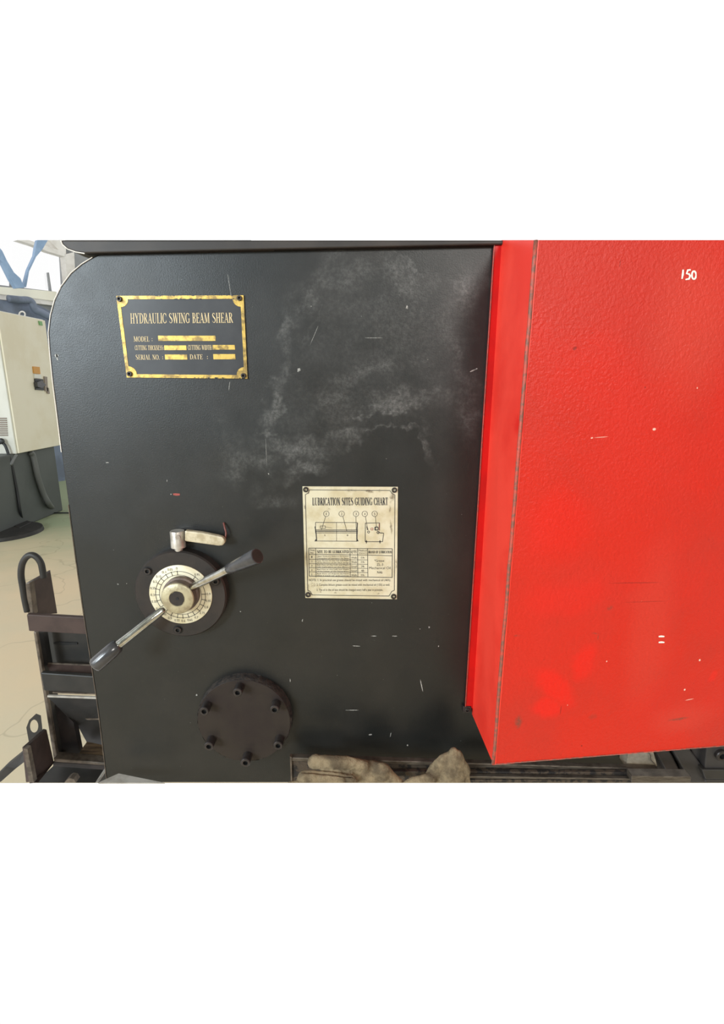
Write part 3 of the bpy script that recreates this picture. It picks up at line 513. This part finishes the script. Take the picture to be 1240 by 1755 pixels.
for cu_, cv_, sa in ((fu, fv, 0), (1 - fu, fv, 90), (1 - fu, 1 - fv, 180), (fu, 1 - fv, 270)):
    pslab([Q(cu_, cv_)] + [Q(cu_ + .062 * math.cos(math.radians(sa + t * 9)), cv_ + .095 * math.sin(math.radians(sa + t * 9))) for t in range(11)], -.0026, .0008, bm)
link('brass_border', bm, 'brass', npl)
bm = bmesh.new()
# flaked paint bites along the top and bottom border
for _ in range(46):
    top = random.random() < .5; u = random.uniform(.3, .95) if top else random.uniform(.5, .97); v = (random.choice((0.001, fv)) if top else 1 - .006)
    x, y = Q(u, v); r_ = random.uniform(.5, 1.7); fill(bm, [(x + r_ * 1.6 * math.cos(t), y + r_ * .7 * math.sin(t) * random.uniform(.6, 1.2)) for t in (0, 1, 2, 3, 4, 5)], -.0028)
link('paint_flakes', bm, 'plateblack', npl)['kind'] = 'stuff'
bm = bmesh.new()
serif(bm, 'HYDRAULIC SWING BEAM SHEAR', ((222.5, 537), (398.5, 536), (399.2, 553), (223.2, 554.5)), -.0024); link('lettering', bm, 'brassink', npl); bm = bmesh.new()
serif(bm, 'MODEL :', rect(228.6, 576.6, 262, 585.4, .3), -.0024); link('lettering', bm, 'brassink', npl); bm = bmesh.new(); serif(bm, 'CUTTING THICKNESS:', rect(230.8, 592, 281, 600, .3), -.0024, 1.1); link('lettering', bm, 'brassink', npl); bm = bmesh.new()
serif(bm, 'CUTTING WIDTH:', rect(321.5, 591.5, 364, 599.6, .3), -.0024, 1.1); link('lettering', bm, 'brassink', npl); bm = bmesh.new(); serif(bm, 'SERIAL NO. :', rect(231.8, 608, 280, 616.3, .3), -.0024); link('lettering', bm, 'brassink', npl); bm = bmesh.new(); serif(bm, 'DATE  :', rect(324.6, 607.4, 357, 615.8, .3), -.0024); link('lettering', bm, 'brassink', npl); bm = bmesh.new()

bm = bmesh.new()
for x0_, y0_, x1_, y1_ in ((270.6, 575.4, 368.8, 584.3), (281, 592, 318.9, 600), (364, 591.2, 402, 599.2), (282.3, 607.6, 320.3, 616.2), (365, 606.8, 402.8, 615.8)):
    pslab([(x0_, y0_), (x1_, y0_), (x1_ + .6, y1_), (x0_ + .6, y1_)], -.0026, .0008, bm)
link('brass_field', bm, 'brass', npl)
for u, v in ((.024, .04), (.968, .035), (.968, .965), (.03, .955)):
    socket_screw(P(*Q(u, v), -.0026), 4.2 * mpp(P(*Q(u, v))), .003, npl)
# ---- lubrication chart
q4 = [(518, 833.7), (681.5, 834.5), (679.8, 1027), (523, 1024.8)]
ct = link('lubrication_chart', pslab(q4, -.002, .002), 'chart', T); ct['label'] = 'cream metal lubrication chart'
bm = bmesh.new(); YI = -.0023
def Z(X, Y_): return (500 + X / 6.2, 820 + Y_ / 6.2)
def zl(pts, w=.55): line(bm, [Z(*p) for p in pts], w * 1.25, YI)
zl([(185, 122), (1040, 128), (1062, 160), (1093, 175), (1087, 1190), (1060, 1200), (1030, 1250), (215, 1238), (195, 1200), (168, 1190), (142, 170), (175, 155), (185, 122)], .8)
serif(bm, 'LUBRICATION SITES GUIDING CHART', ((534.7, 853.3), (664.4, 853), (664.6, 865.6), (534.8, 866)), YI, 1.5)
for i, (x, s_) in enumerate(((365, '1'), (528, '2'), (680, '3'), (773, '4'), (878, '5'))):
    zl(circ(x, 376, 29, 22)); a_, b_ = Z(x - (7 if s_ != '1' else 3), 364); c_, d_ = Z(x + (7 if s_ != '1' else 3), 391); sans(bm, s_, a_, b_, c_, d_, YI)
zl([(358, 405), (312, 548)]); zl([(540, 403), (583, 560)]); zl([(680, 405), (682, 548)]); zl([(780, 405), (803, 540)]); zl([(885, 405), (897, 515)])
zl([(250, 560), (250, 467), (694, 470), (692, 668), (258, 664)], .7); zl([(473, 470), (473, 665)], .4)
for y, w in ((548, .9), (562, 1.1), (578, .7)): zl([(246, y), (700, y)], w)
zl([(300, 505), (355, 505), (355, 530), (300, 530), (300, 505)]); zl([(355, 515), (430, 528)], .3)
zl([(245, 510), (252, 560), (258, 600), (262, 664)], 1.3); zl([(695, 470), (690, 560), (688, 600), (690, 664)], 1.3)
for x in (252, 695): fill(bm, [Z(x - 14, 668), Z(x, 645), Z(x + 14, 668)], YI)
zl([(345, 600), (352, 600), (348, 612)], .6); zl(circ(590, 604, 6, 10), .5)
zl([(778, 672), (780, 475), (930, 472), (930, 552)], .8); zl([(778, 672), (962, 672), (974, 582), (935, 580)], .8)
zl(circ(813, 569, 11, 12), .8); zl(circ(915, 574, 12, 12), 1.0); zl([(795, 510), (803, 540)], 1.2); fill(bm, [Z(*p) for p in circ(803, 541, 8, 8)[:-1]], YI); zl([(915, 574), (975, 582)], .8)
zl([(881, 517), (915, 517), (915, 548), (881, 548), (881, 517)], 1.2); zl([(890, 517), (890, 548)], .6)
for x in (790, 935): zl([(x, 655), (x, 692)], .9); fill(bm, [Z(*p) for p in circ(x, 672, 9, 8)[:-1]], YI)
zl([(178, 740), (1066, 748), (1064, 1053), (182, 1037), (178, 740)], .8)
for x in (252, 617, 697, 803): zl([(x, 742), (x + 3, 1048)], .7)
zl([(178, 806), (803, 814), (1066, 822)], .7)
for y in (858, 905, 948, 992): zl([(180, y), (803, y + 8)], .55)
def zt(s_, x0_, y0_, x1_, y1_): a_, b_ = Z(x0_, y0_); c_, d_ = Z(x1_, y1_); sans(bm, s_, a_, b_, c_, d_, YI)
def zs(s_, x0_, y0_, x1_, y1_): serif(bm, s_, rect(*Z(x0_, y0_), *Z(x1_, y1_)), YI, 1.5)
zt('Site', 188, 750, 240, 770); zt('No', 196, 780, 228, 798); zs('SITE TO BE LUBRICATED', 266, 764, 606, 794); zs("Q'TY", 625, 766, 690, 794); zt('Method', 706, 757, 795, 776); zt('(hour)', 712, 785, 795, 803); zs('BRAND OF LUBRICATION', 810, 768, 1060, 796)
rows = [('1', 'Upper Guide and Sliders at the bottom', 'Connection of Lubricator the Beam', 'Walls', '1h'), ('2', 'Gear Boxes on the Left and Right', 'of the Bottom of the Back Gauge', 'Walls', '1h'), ('3', 'Ball Pins of the Left and Right', 'Oil Cylinders of the Beam', 'Small', '24h'), ('4', 'Ball Pins at the Left and Right', 'of the Lower of the Swing Beam', 'Small', '48h'), ('5', 'Ball Pins of Adjust System', 'the Lead of adjusting', 'Walls', '1h')]
for k, (a1, b1, c1, d1, e1) in enumerate(rows):
    y = 812 + k * 46.5
    zt(a1, 206, y + 12, 216, y + 32); zt(b1, 266, y + 8, 604, y + 24); zt(c1, 266, y + 29, 604, y + 45); zt(d1, 630, y + 20, 690, y + 40); zt(e1, 735, y + 18, 768, y + 40)
for s_, y, x0_, x1_ in (('*Grease', 860, 875, 980), ('ZL-3', 902, 900, 968), ('Mechanical Oil', 938, 820, 1048), ('N46', 985, 905, 960)): zt(s_, x0_, y, x1_, y + 26)
zt('NOTE: 1. In practical use grease should be mixed with mechanical oil (46%).', 180, 1068, 1050, 1098); zt('2. Complex lithium grease could be mixed with mechanical oil (15%) as well.', 262, 1118, 1040, 1148); zt('3. The oil in the oil box should be changed every half a year in principle.', 262, 1172, 965, 1202)
link('printing', bm, 'ink', ct)
bm = bmesh.new(); zl([(840, 527), (860, 527), (860, 548), (840, 548), (840, 527)], .7); zl([(925, 478), (925, 550)], .5)
link('red_printing', bm, 'inkred', ct)
for x, y in ((148, 117), (1088, 122), (1080, 1252), (172, 1232)):
    px, py = Z(x, y); socket_screw(P(px, py, -.002), 4.6 * mpp(P(px, py)), .003, ct)
# ---- adjusting dial
YF = -.022; c = P(308.8, 1019.5, YF); rF = 78.7 * mpp(c)
ad = link('adjusting_dial', lathe(Vector((c.x, 0, c.z)), (0, -1, 0), [(0, rF * 1.0), (.019, rF), (.022, rF - .0025), (.022, 0)], 96), 'flange', T, 'auto')
cr = P(309.3, 1019.5, YF - .002); rR = 53.6 * mpp(cr)
cr = Vector((cr.x, YF, cr.z))
link('scale_ring', lathe(cr, (0, -1, 0), [(0, rR), (.0016, rR), (.002, rR - .0006), (.002, 0)], 72), 'dialwhite', ad, 'auto')
bm = bmesh.new(); YD = YF - .0023
def dp(r, a_): return Vector((cr.x + r * math.cos(math.radians(a_)), YD, cr.z + r * math.sin(math.radians(a_))))
def dring(r, w):
    for i in range(72):
        bm.faces.new([bm.verts.new(dp(r + s_ * w / 2, a_)) for s_, a_ in ((1, i * 5), (1, i * 5 + 5), (-1, i * 5 + 5), (-1, i * 5))])
m1_ = mpp(cr); dring(42.5 * m1_, .9 * m1_); dring(36 * m1_, .8 * m1_)
angs = [93, 107, 121, 136, 150, 165, 180, 195, 212, 228, 243, 258, 271, 285, 300, 316, 332, 347, 2, 50]
labs = ['0', '0.05', '0.1', '0.15', '0.2', '0.25', '0.3', '0.35', '0.4', '0.45', '0.5', '0.55', '0.6', '0.65', '0.7', '0.75', '0.8', '0.85', '0.9', '0.95']
for a_, s_ in zip(angs, labs):
    w = 1.0 * m1_ / 2; d_ = Vector((math.cos(math.radians(a_)), 0, math.sin(math.radians(a_)))); t_ = Vector((-d_.z, 0, d_.x)); o_ = Vector((cr.x, YD, cr.z))
    bm.faces.new([bm.verts.new(o_ + d_ * r_ * m1_ + t_ * s2 * w) for r_, s2 in ((36, -1), (44, -1), (44, 1), (36, 1))])
    cc = o_ + d_ * 48 * m1_; hw = (1.3 + 1.0 * (len(s_) - 1)) * m1_; hh = 2.1 * m1_
    sans(bm, s_, 0, 0, 0, 0, 0, lambda u, v, cc=cc, hw=hw, hh=hh: Vector((cc.x - hw + 2 * hw * u, YD, cc.z - hh + 2 * hh * v)))
link('scale_marks', bm, 'ink', ad)
YH = -.052; ch_ = P(303.3, 1026.5, YH); rH = 28.2 * mpp(ch_)
hb = link('hub', lathe(Vector((ch_.x, 0, ch_.z)), (0, -1, 0), [(.02, rH * 1.12), (.034, rH * 1.12), (.036, rH * 1.02), (.049, rH), (.0505, rH * .98)], 64), 'hubdark', ad, 'auto')
link('hub_face', lathe(Vector((ch_.x, 0, ch_.z)), (0, -1, 0), [(.049, rH * 1.003), (.051, rH * .985), (.052, rH * .94), (.052, rH * .5), (.0505, rH * .47), (.0505, 0)], 64), 'hub', ad, 'auto')
bm = lathe(Vector((ch_.x, -.0507, ch_.z)), (0, -1, 0), [(0, rH * .46), (.0006, rH * .46), (.0006, 0)], 40)
for v in bm.verts:
    dd = Vector((v.co.x - ch_.x, 0, v.co.z - ch_.z)); v.co += dd * .18 * noise.noise(dd * 120)
link('hub_recess', bm, 'flange', ad)
link('centre_hole', lathe(Vector((ch_.x, -.0512, ch_.z)), (0, -1, 0), [(0, rH * .09), (.0006, rH * .09), (.0006, 0)], 16), 'hole', ad)
for px, py in ((253, 978.5), (369.7, 996), (305, 1079)):
    cc = P(px, py, YF); link('counterbore', lathe(cc, (0, -1, 0), [(0, 8.2 * mpp(cc)), (.0005, 8.0 * mpp(cc)), (.0005, 0)], 28), 'hole', ad); socket_screw(P(px, py, YF - .0005), 6.3 * mpp(cc), .0035, ad)
def handle(p0, p1, p2, r0, r1, r2, flat):
    h = link('lever_arm', tube([p0 + (p1 - p0) * t for t in (0, .02, .06, .5, 1.02)], [r0 * .45, r0 * .8, r0, r0, r0 * 1.04], 24), 'chrome', ad, 'auto')
    ax = (p2 - p1); L = ax.length; k = r1; 
    prof = [(0, 0), (0, r1 * .8), (.003, r1), (L * .25, r1 * 1.08), (L * .9, r2), (L - .001 if flat else L * .97, r2 * (.97 if flat else .8)), (L, r2 * (.9 if flat else .5)), (L, 0)]
    link('hand_grip', lathe(p1, ax, prof, 36), 'grip', ad, 'auto')
pa = P(327, 1007.5, -.040); pb = P(391, 976, -.085); pc = P(441, 953, -.12)
handle(pa, pb, pc, 6.9 * mpp(pa), 9.6 * mpp(pb), 14 * mpp(pc), True)
bm = tube([pc + (pc - pb).normalized() * .0005 * i for i in (0, 1)], 11.5 * mpp(pc), 24); link('grip_cap', bm, 'rackdark', ad)
pa = P(282, 1043, -.040); pb = P(203, 1105, -.075); pc = P(160, 1143, -.095)
handle(pa, pb, pc, 6.9 * mpp(pa), 12 * mpp(pb), 13.4 * mpp(pc), False)
# clamping lever above the dial
zb = P(306.6, 937.5, -.012); ztp = P(306.6, 909.5, -.012); rp = 12.3 * mpp(zb)
cp = link('clamp_post', lathe(Vector((zb.x, -.014, zb.z - .012)), (0, 0, 1), [(0, rp * .55), (.012, rp * .55), (.0125, rp), (.0125 + (ztp.z - zb.z) - .002, rp), (.0125 + ztp.z - zb.z, rp * .92), (.0125 + ztp.z - zb.z, 0)], 36), 'zinc', T, 'auto'); cp['label'] = 'silver clamping lever post'
link('pin_hole', lathe(P(304.5, 921, -.014 - rp), (0, -1, 0), [(-.004, 0), (-.004, 3.6 * m1_), (.0003, 3.8 * m1_), (.0003, 3.2 * m1_), (.0003, 0)], 20), 'ventgrey', cp)
link('clamp_lever', pslab([(316, 909.5), (345, 913), (372, 918.5), (381, 921), (385, 926), (385, 931), (381, 935.5), (374, 936), (345, 932), (320, 928.5), (316, 928)], -.024, .012), 'leverpaint', cp, bevel=.003)
link('wire_stub', tube(spline([P(385, 925, -.012), P(387, 914, -.010), P(385, 905, -.008), P(383, 896, -.002)]), .0016, 8), 'copper', T, True)
# ---- lower cover flange
YB = -.022; c = P(417.8, 1236.5, YB); rB = 80.7 * mpp(c)
bm = lathe(Vector((c.x, 0, c.z)), (0, -1, 0), [(0, rB * 1.0), (.006, rB * 1.0), (.012, rB * 1.0), (.018, rB * .995), (.0215, rB * .98)], 160)
for v in bm.verts:
    dd = Vector((v.co.x - c.x, 0, v.co.z - c.z)).normalized(); v.co += dd * .0022 * noise.noise(v.co * 260)
cf = link('cover_flange', lathe(Vector((c.x, 0, c.z)), (0, -1, 0), [(.01, rB * .97), (.021, rB * .985), (.022, rB * .975), (.022, 0)], 96), 'flangelow', T, 'auto'); cf['label'] = 'round dark brown cover with six screws'
link('rough_rim', bm, 'weld', cf, 'auto')
for px, py in ((406.6, 1187.7), (349.3, 1220), (470, 1217), (357.3, 1280), (476, 1278.7), (420.2, 1308)):
    h = .022; cc = P(px, py, YB - h); socket_screw(Vector((cc.x, YB, cc.z)), 8.0 * mpp(cc), h, cf)
# ---- parts at the foot of the guard
rb = link('die_block', slab([P(1076, 1288, -.03), P(1118, 1284, -.03), P(1126, 1313, -.03), P(1073, 1317, -.03)], (0, .03, 0)), 'blockgrey', T, bevel=.001); rb['label'] = 'pale grey block'
link('torn_seal', tube(spline([P(1109, 1288, -.034), P(1114, 1295, -.034), P(1114, 1301, -.034), P(1120, 1308, -.034), P(1125, 1315, -.034), P(1130, 1321, -.034)]), .0009, 6), 'rackedge', T)
fr = link('side_frame', pslab([(1073, 1262), (1330, 1262), (1330, 1341.5), (1073, 1341.5)], .03, .03), 'machgap', T)
link('curved_guide', slab([P(x, y, -.005) for x, y in ((1112, 1268), (1132, 1268), (1150, 1292), (1164, 1320), (1172, 1341.5), (1152, 1341.5), (1140, 1318), (1126, 1292))], (0, .03, 0)), 'machgap', T, bevel=.002)
link('curved_frame', slab([P(x, y, -.02) for x, y in ((1140, 1268), (1172, 1268), (1180, 1282), (1200, 1309), (1207, 1322), (1210, 1341.5), (1180, 1341.5), (1172, 1320), (1155, 1290))], (0, .04, 0)), 'mach', T, bevel=.003)
link('gusset', slab([P(x, y, -.012) for x, y in ((1179, 1268), (1214, 1268), (1206, 1316), (1201, 1316), (1186, 1294))], (0, .03, 0)), 'mach', T, bevel=.003)
hbk = link('hold_down_block', slab([P(x, y, -.03) for x, y in ((1212, 1264), (1330, 1258), (1330, 1320), (1207, 1319))], (0, .05, 0)), 'mach', T, bevel=.002)
socket_screw(P(1233, 1292, -.03), 9.5 * mpp(P(1233, 1292)), .008, hbk)
link('hold_down_ledge', slab([P(x, y, -.035) for x, y in ((1203, 1319), (1330, 1320), (1330, 1336), (1209, 1336))], (0, .05, 0)), 'rackdark', T, bevel=.002)
link('hold_down_foot', slab([P(x, y, -.03) for x, y in ((1209, 1336), (1330, 1336), (1330, 1341.5), (1210, 1341.5))], (0, .05, 0)), 'mach', T)
# ================================================================ LOOSE STEEL in front of the plate
Y1 = -.047
s1 = thing('steel_angle', P(700, 1330, Y1), 'long dark steel angle lying against the foot of the black plate', 'steel bar')
link('top_flange', slab([P(498, 1298.5, Y1), P(1128, 1318, Y1), P(1126, 1324.5, Y1), P(499, 1305, Y1)], (0, .012, 0)), 'steel', s1, bevel=.0015)
link('upright_web', slab([P(499, 1305, Y1 + .002), P(1060, 1322.5, Y1 + .002), P(1060, 1341.5, Y1 + .002), P(500, 1341.5, Y1 + .002)], (0, .006, 0)), 'ruststeel', s1)
link('end_lip', slab([P(496.5, 1296, Y1 - .002), P(499.5, 1298, Y1 - .002), P(500.5, 1341.5, Y1 - .002), P(498, 1341.5, Y1 - .002)], (0, .008, 0)), 'rackedge', s1)
s2 = link('steel_strip', slab([P(640, 1322, -.057), P(1150, 1324, -.057), P(1150, 1331, -.057), P(640, 1330, -.057)], (0, .008, 0)), 'ruststeel', None, bevel=.001); tag(s2, 'rusty brown flat strip lying between the steel angle and front bar', 'steel bar')
s3 = link('steel_strip', slab([P(790, 1330, -.067), P(1088, 1334.5, -.067), P(1088, 1337.5, -.067), P(790, 1334, -.067)], (0, .008, 0)), 'steel', None, bevel=.001); tag(s3, 'narrow bright-edged steel strip ending beside the front bar', 'steel bar')
s5 = link('steel_strip', slab([P(790, 1336, -.062), P(1090, 1338, -.062), P(1090, 1341.5, -.062), P(790, 1341.5, -.062)], (0, .008, 0)), 'ruststeel', None); tag(s5, 'lowest rusty strip showing beside the glove cuff', 'steel bar')
s4 = link('steel_bar', slab([P(1082, 1329.5, -.08), P(1184, 1331, -.08), P(1183, 1341.5, -.08), P(1082, 1341.5, -.08)], (0, .02, 0)), 'steel', None, bevel=.0012); tag(s4, 'smooth grey steel bar with a square end at the bottom right', 'steel bar')
zs_ = PZ(203, 1325, 0).z; zsh = P(203, 1325, -.03).z
sh = link('steel_sheet', slab([PZ(168, 1341.5, zsh), PZ(175, 1338, zsh), PZ(203, 1325.5, zsh), PZ(282, 1341.5, zsh)], (0, .001, -.003)), 'sheet', None); tag(sh, 'corner of a pale grey steel sheet below the dial handles', 'sheet')
# ================================================================ GLOVES
NCUT = FW * FPX - UP * (1341.5 - H / 2); NCUT = Vector((0, NCUT.y, NCUT.z)).normalized(); NB = Vector((0, -NCUT.z, NCUT.y))   # lowest part kept
def glove(name, blobs, seams, label):
    bm = bmesh.new()
    for seg in blobs:         # rounded, flattened limbs: (x, y, Y, half width in pixels)
        pts = [(P(x, y, Y), r * mpp(P(x, y, Y))) for x, y, Y, r in seg]
        for (a_, ra), (b_, rb_) in zip(pts, pts[1:] if len(pts) > 1 else pts):
            nst = max(2, int((b_ - a_).length / .004))
            for i in range(nst + 1):
                t = i / nst; c_ = a_.lerp(b_, t); bmesh.ops.create_icosphere(bm, subdivisions=2, radius=ra + (rb_ - ra) * t, matrix=Matrix.Translation(c_) @ Matrix.Diagonal((1, .75, 1, 1)))
    me = bpy.data.meshes.new(name); bm.to_mesh(me); bm.free(); o = bpy.data.objects.new(name, me); S.collection.objects.link(o)
    md = o.modifiers.new('r', 'REMESH'); md.mode = 'VOXEL'; md.voxel_size = .0017
    dg = bpy.context.evaluated_depsgraph_get(); dg.update(); m2_ = bpy.data.meshes.new_from_object(o.evaluated_get(dg)); o.modifiers.clear(); o.data = m2_
    b2 = bmesh.new(); b2.from_mesh(m2_)
    for _ in range(5): bmesh.ops.smooth_vert(b2, verts=b2.verts, factor=.5, use_axis_x=True, use_axis_y=True, use_axis_z=True)
    b2.normal_update()
    for v in b2.verts:
        p = v.co; w = noise.noise(Vector((p.x * 26, p.y * 26, p.z * 42))) * .0036 + abs(noise.noise(p * 60 + Vector((3, 1, 2)))) * -.0018 + noise.noise(p * 170) * .0007
        for (sa, sb, dep) in seams:
            t = max(0, min(1, (p - sa).dot(sb - sa) / (sb - sa).length_squared)); d_ = (p - sa.lerp(sb, t)).length
            w -= dep * math.exp(-(d_ / .0035) ** 2)
        v.co = p + v.normal * w
    gm = b2.verts[:] + b2.edges[:] + b2.faces[:]
    r = bmesh.ops.bisect_plane(b2, geom=gm, plane_co=CAM, plane_no=-NB, clear_outer=True)
    ed = [e for e in r['geom_cut'] if isinstance(e, bmesh.types.BMEdge)]
    bmesh.ops.holes_fill(b2, edges=ed, sides=0)
    b2.to_mesh(m2_); b2.free()
    for p in m2_.polygons: p.use_smooth = True
    m2_.materials.clear(); m2_.materials.append(M['glove']); return tag(o, label, 'glove', 'canvas work gloves')
YG = -.085
glove('work_glove', [[(541, 1306, YG, 14), (590, 1308, YG, 15), (622, 1315, YG, 13)], [(522, 1334, YG - .02, 14), (560, 1336, YG - .02, 15), (600, 1340, YG - .02, 15)], [(600, 1312, YG, 14), (640, 1316, YG + .01, 14), (656, 1322, YG, 15), (668, 1336, YG, 14), (682, 1346, YG, 13)], [(620, 1330, YG, 18), (660, 1346, YG, 16)], [(500, 1349, YG - .03, 12), (560, 1352, YG - .03, 14)]],
      [(P(515, 1320, YG - .02), P(600, 1327, YG - .02), .007), (P(600, 1327, YG - .02), P(628, 1312, YG - .015), .004), (P(588, 1316, YG - .02), P(594, 1340, YG - .03), .003)], 'dirty canvas work glove lying flat, its fingers pointing left')
glove('work_glove', [[(777, 1289, YG, 9), (776, 1305, YG, 19), (775, 1330, YG, 27), (775, 1350, YG, 30)], [(764, 1300, YG, 12), (745, 1325, YG, 14), (728, 1345, YG, 14)], [(735, 1338, YG - .01, 14), (712, 1342, YG - .01, 13), (692, 1350, YG - .01, 10)], [(784, 1292, YG, 8), (794, 1322, YG, 12), (796, 1345, YG, 12)]],
      [(P(770, 1285, YG - .02), P(742, 1330, YG - .02), .005), (P(718, 1332, YG - .02), P(748, 1342, YG - .02), .004), (P(690, 1335, YG - .01), P(716, 1330, YG - .02), .003)], 'dirty canvas work glove standing up in a folded peak beside the red guard')
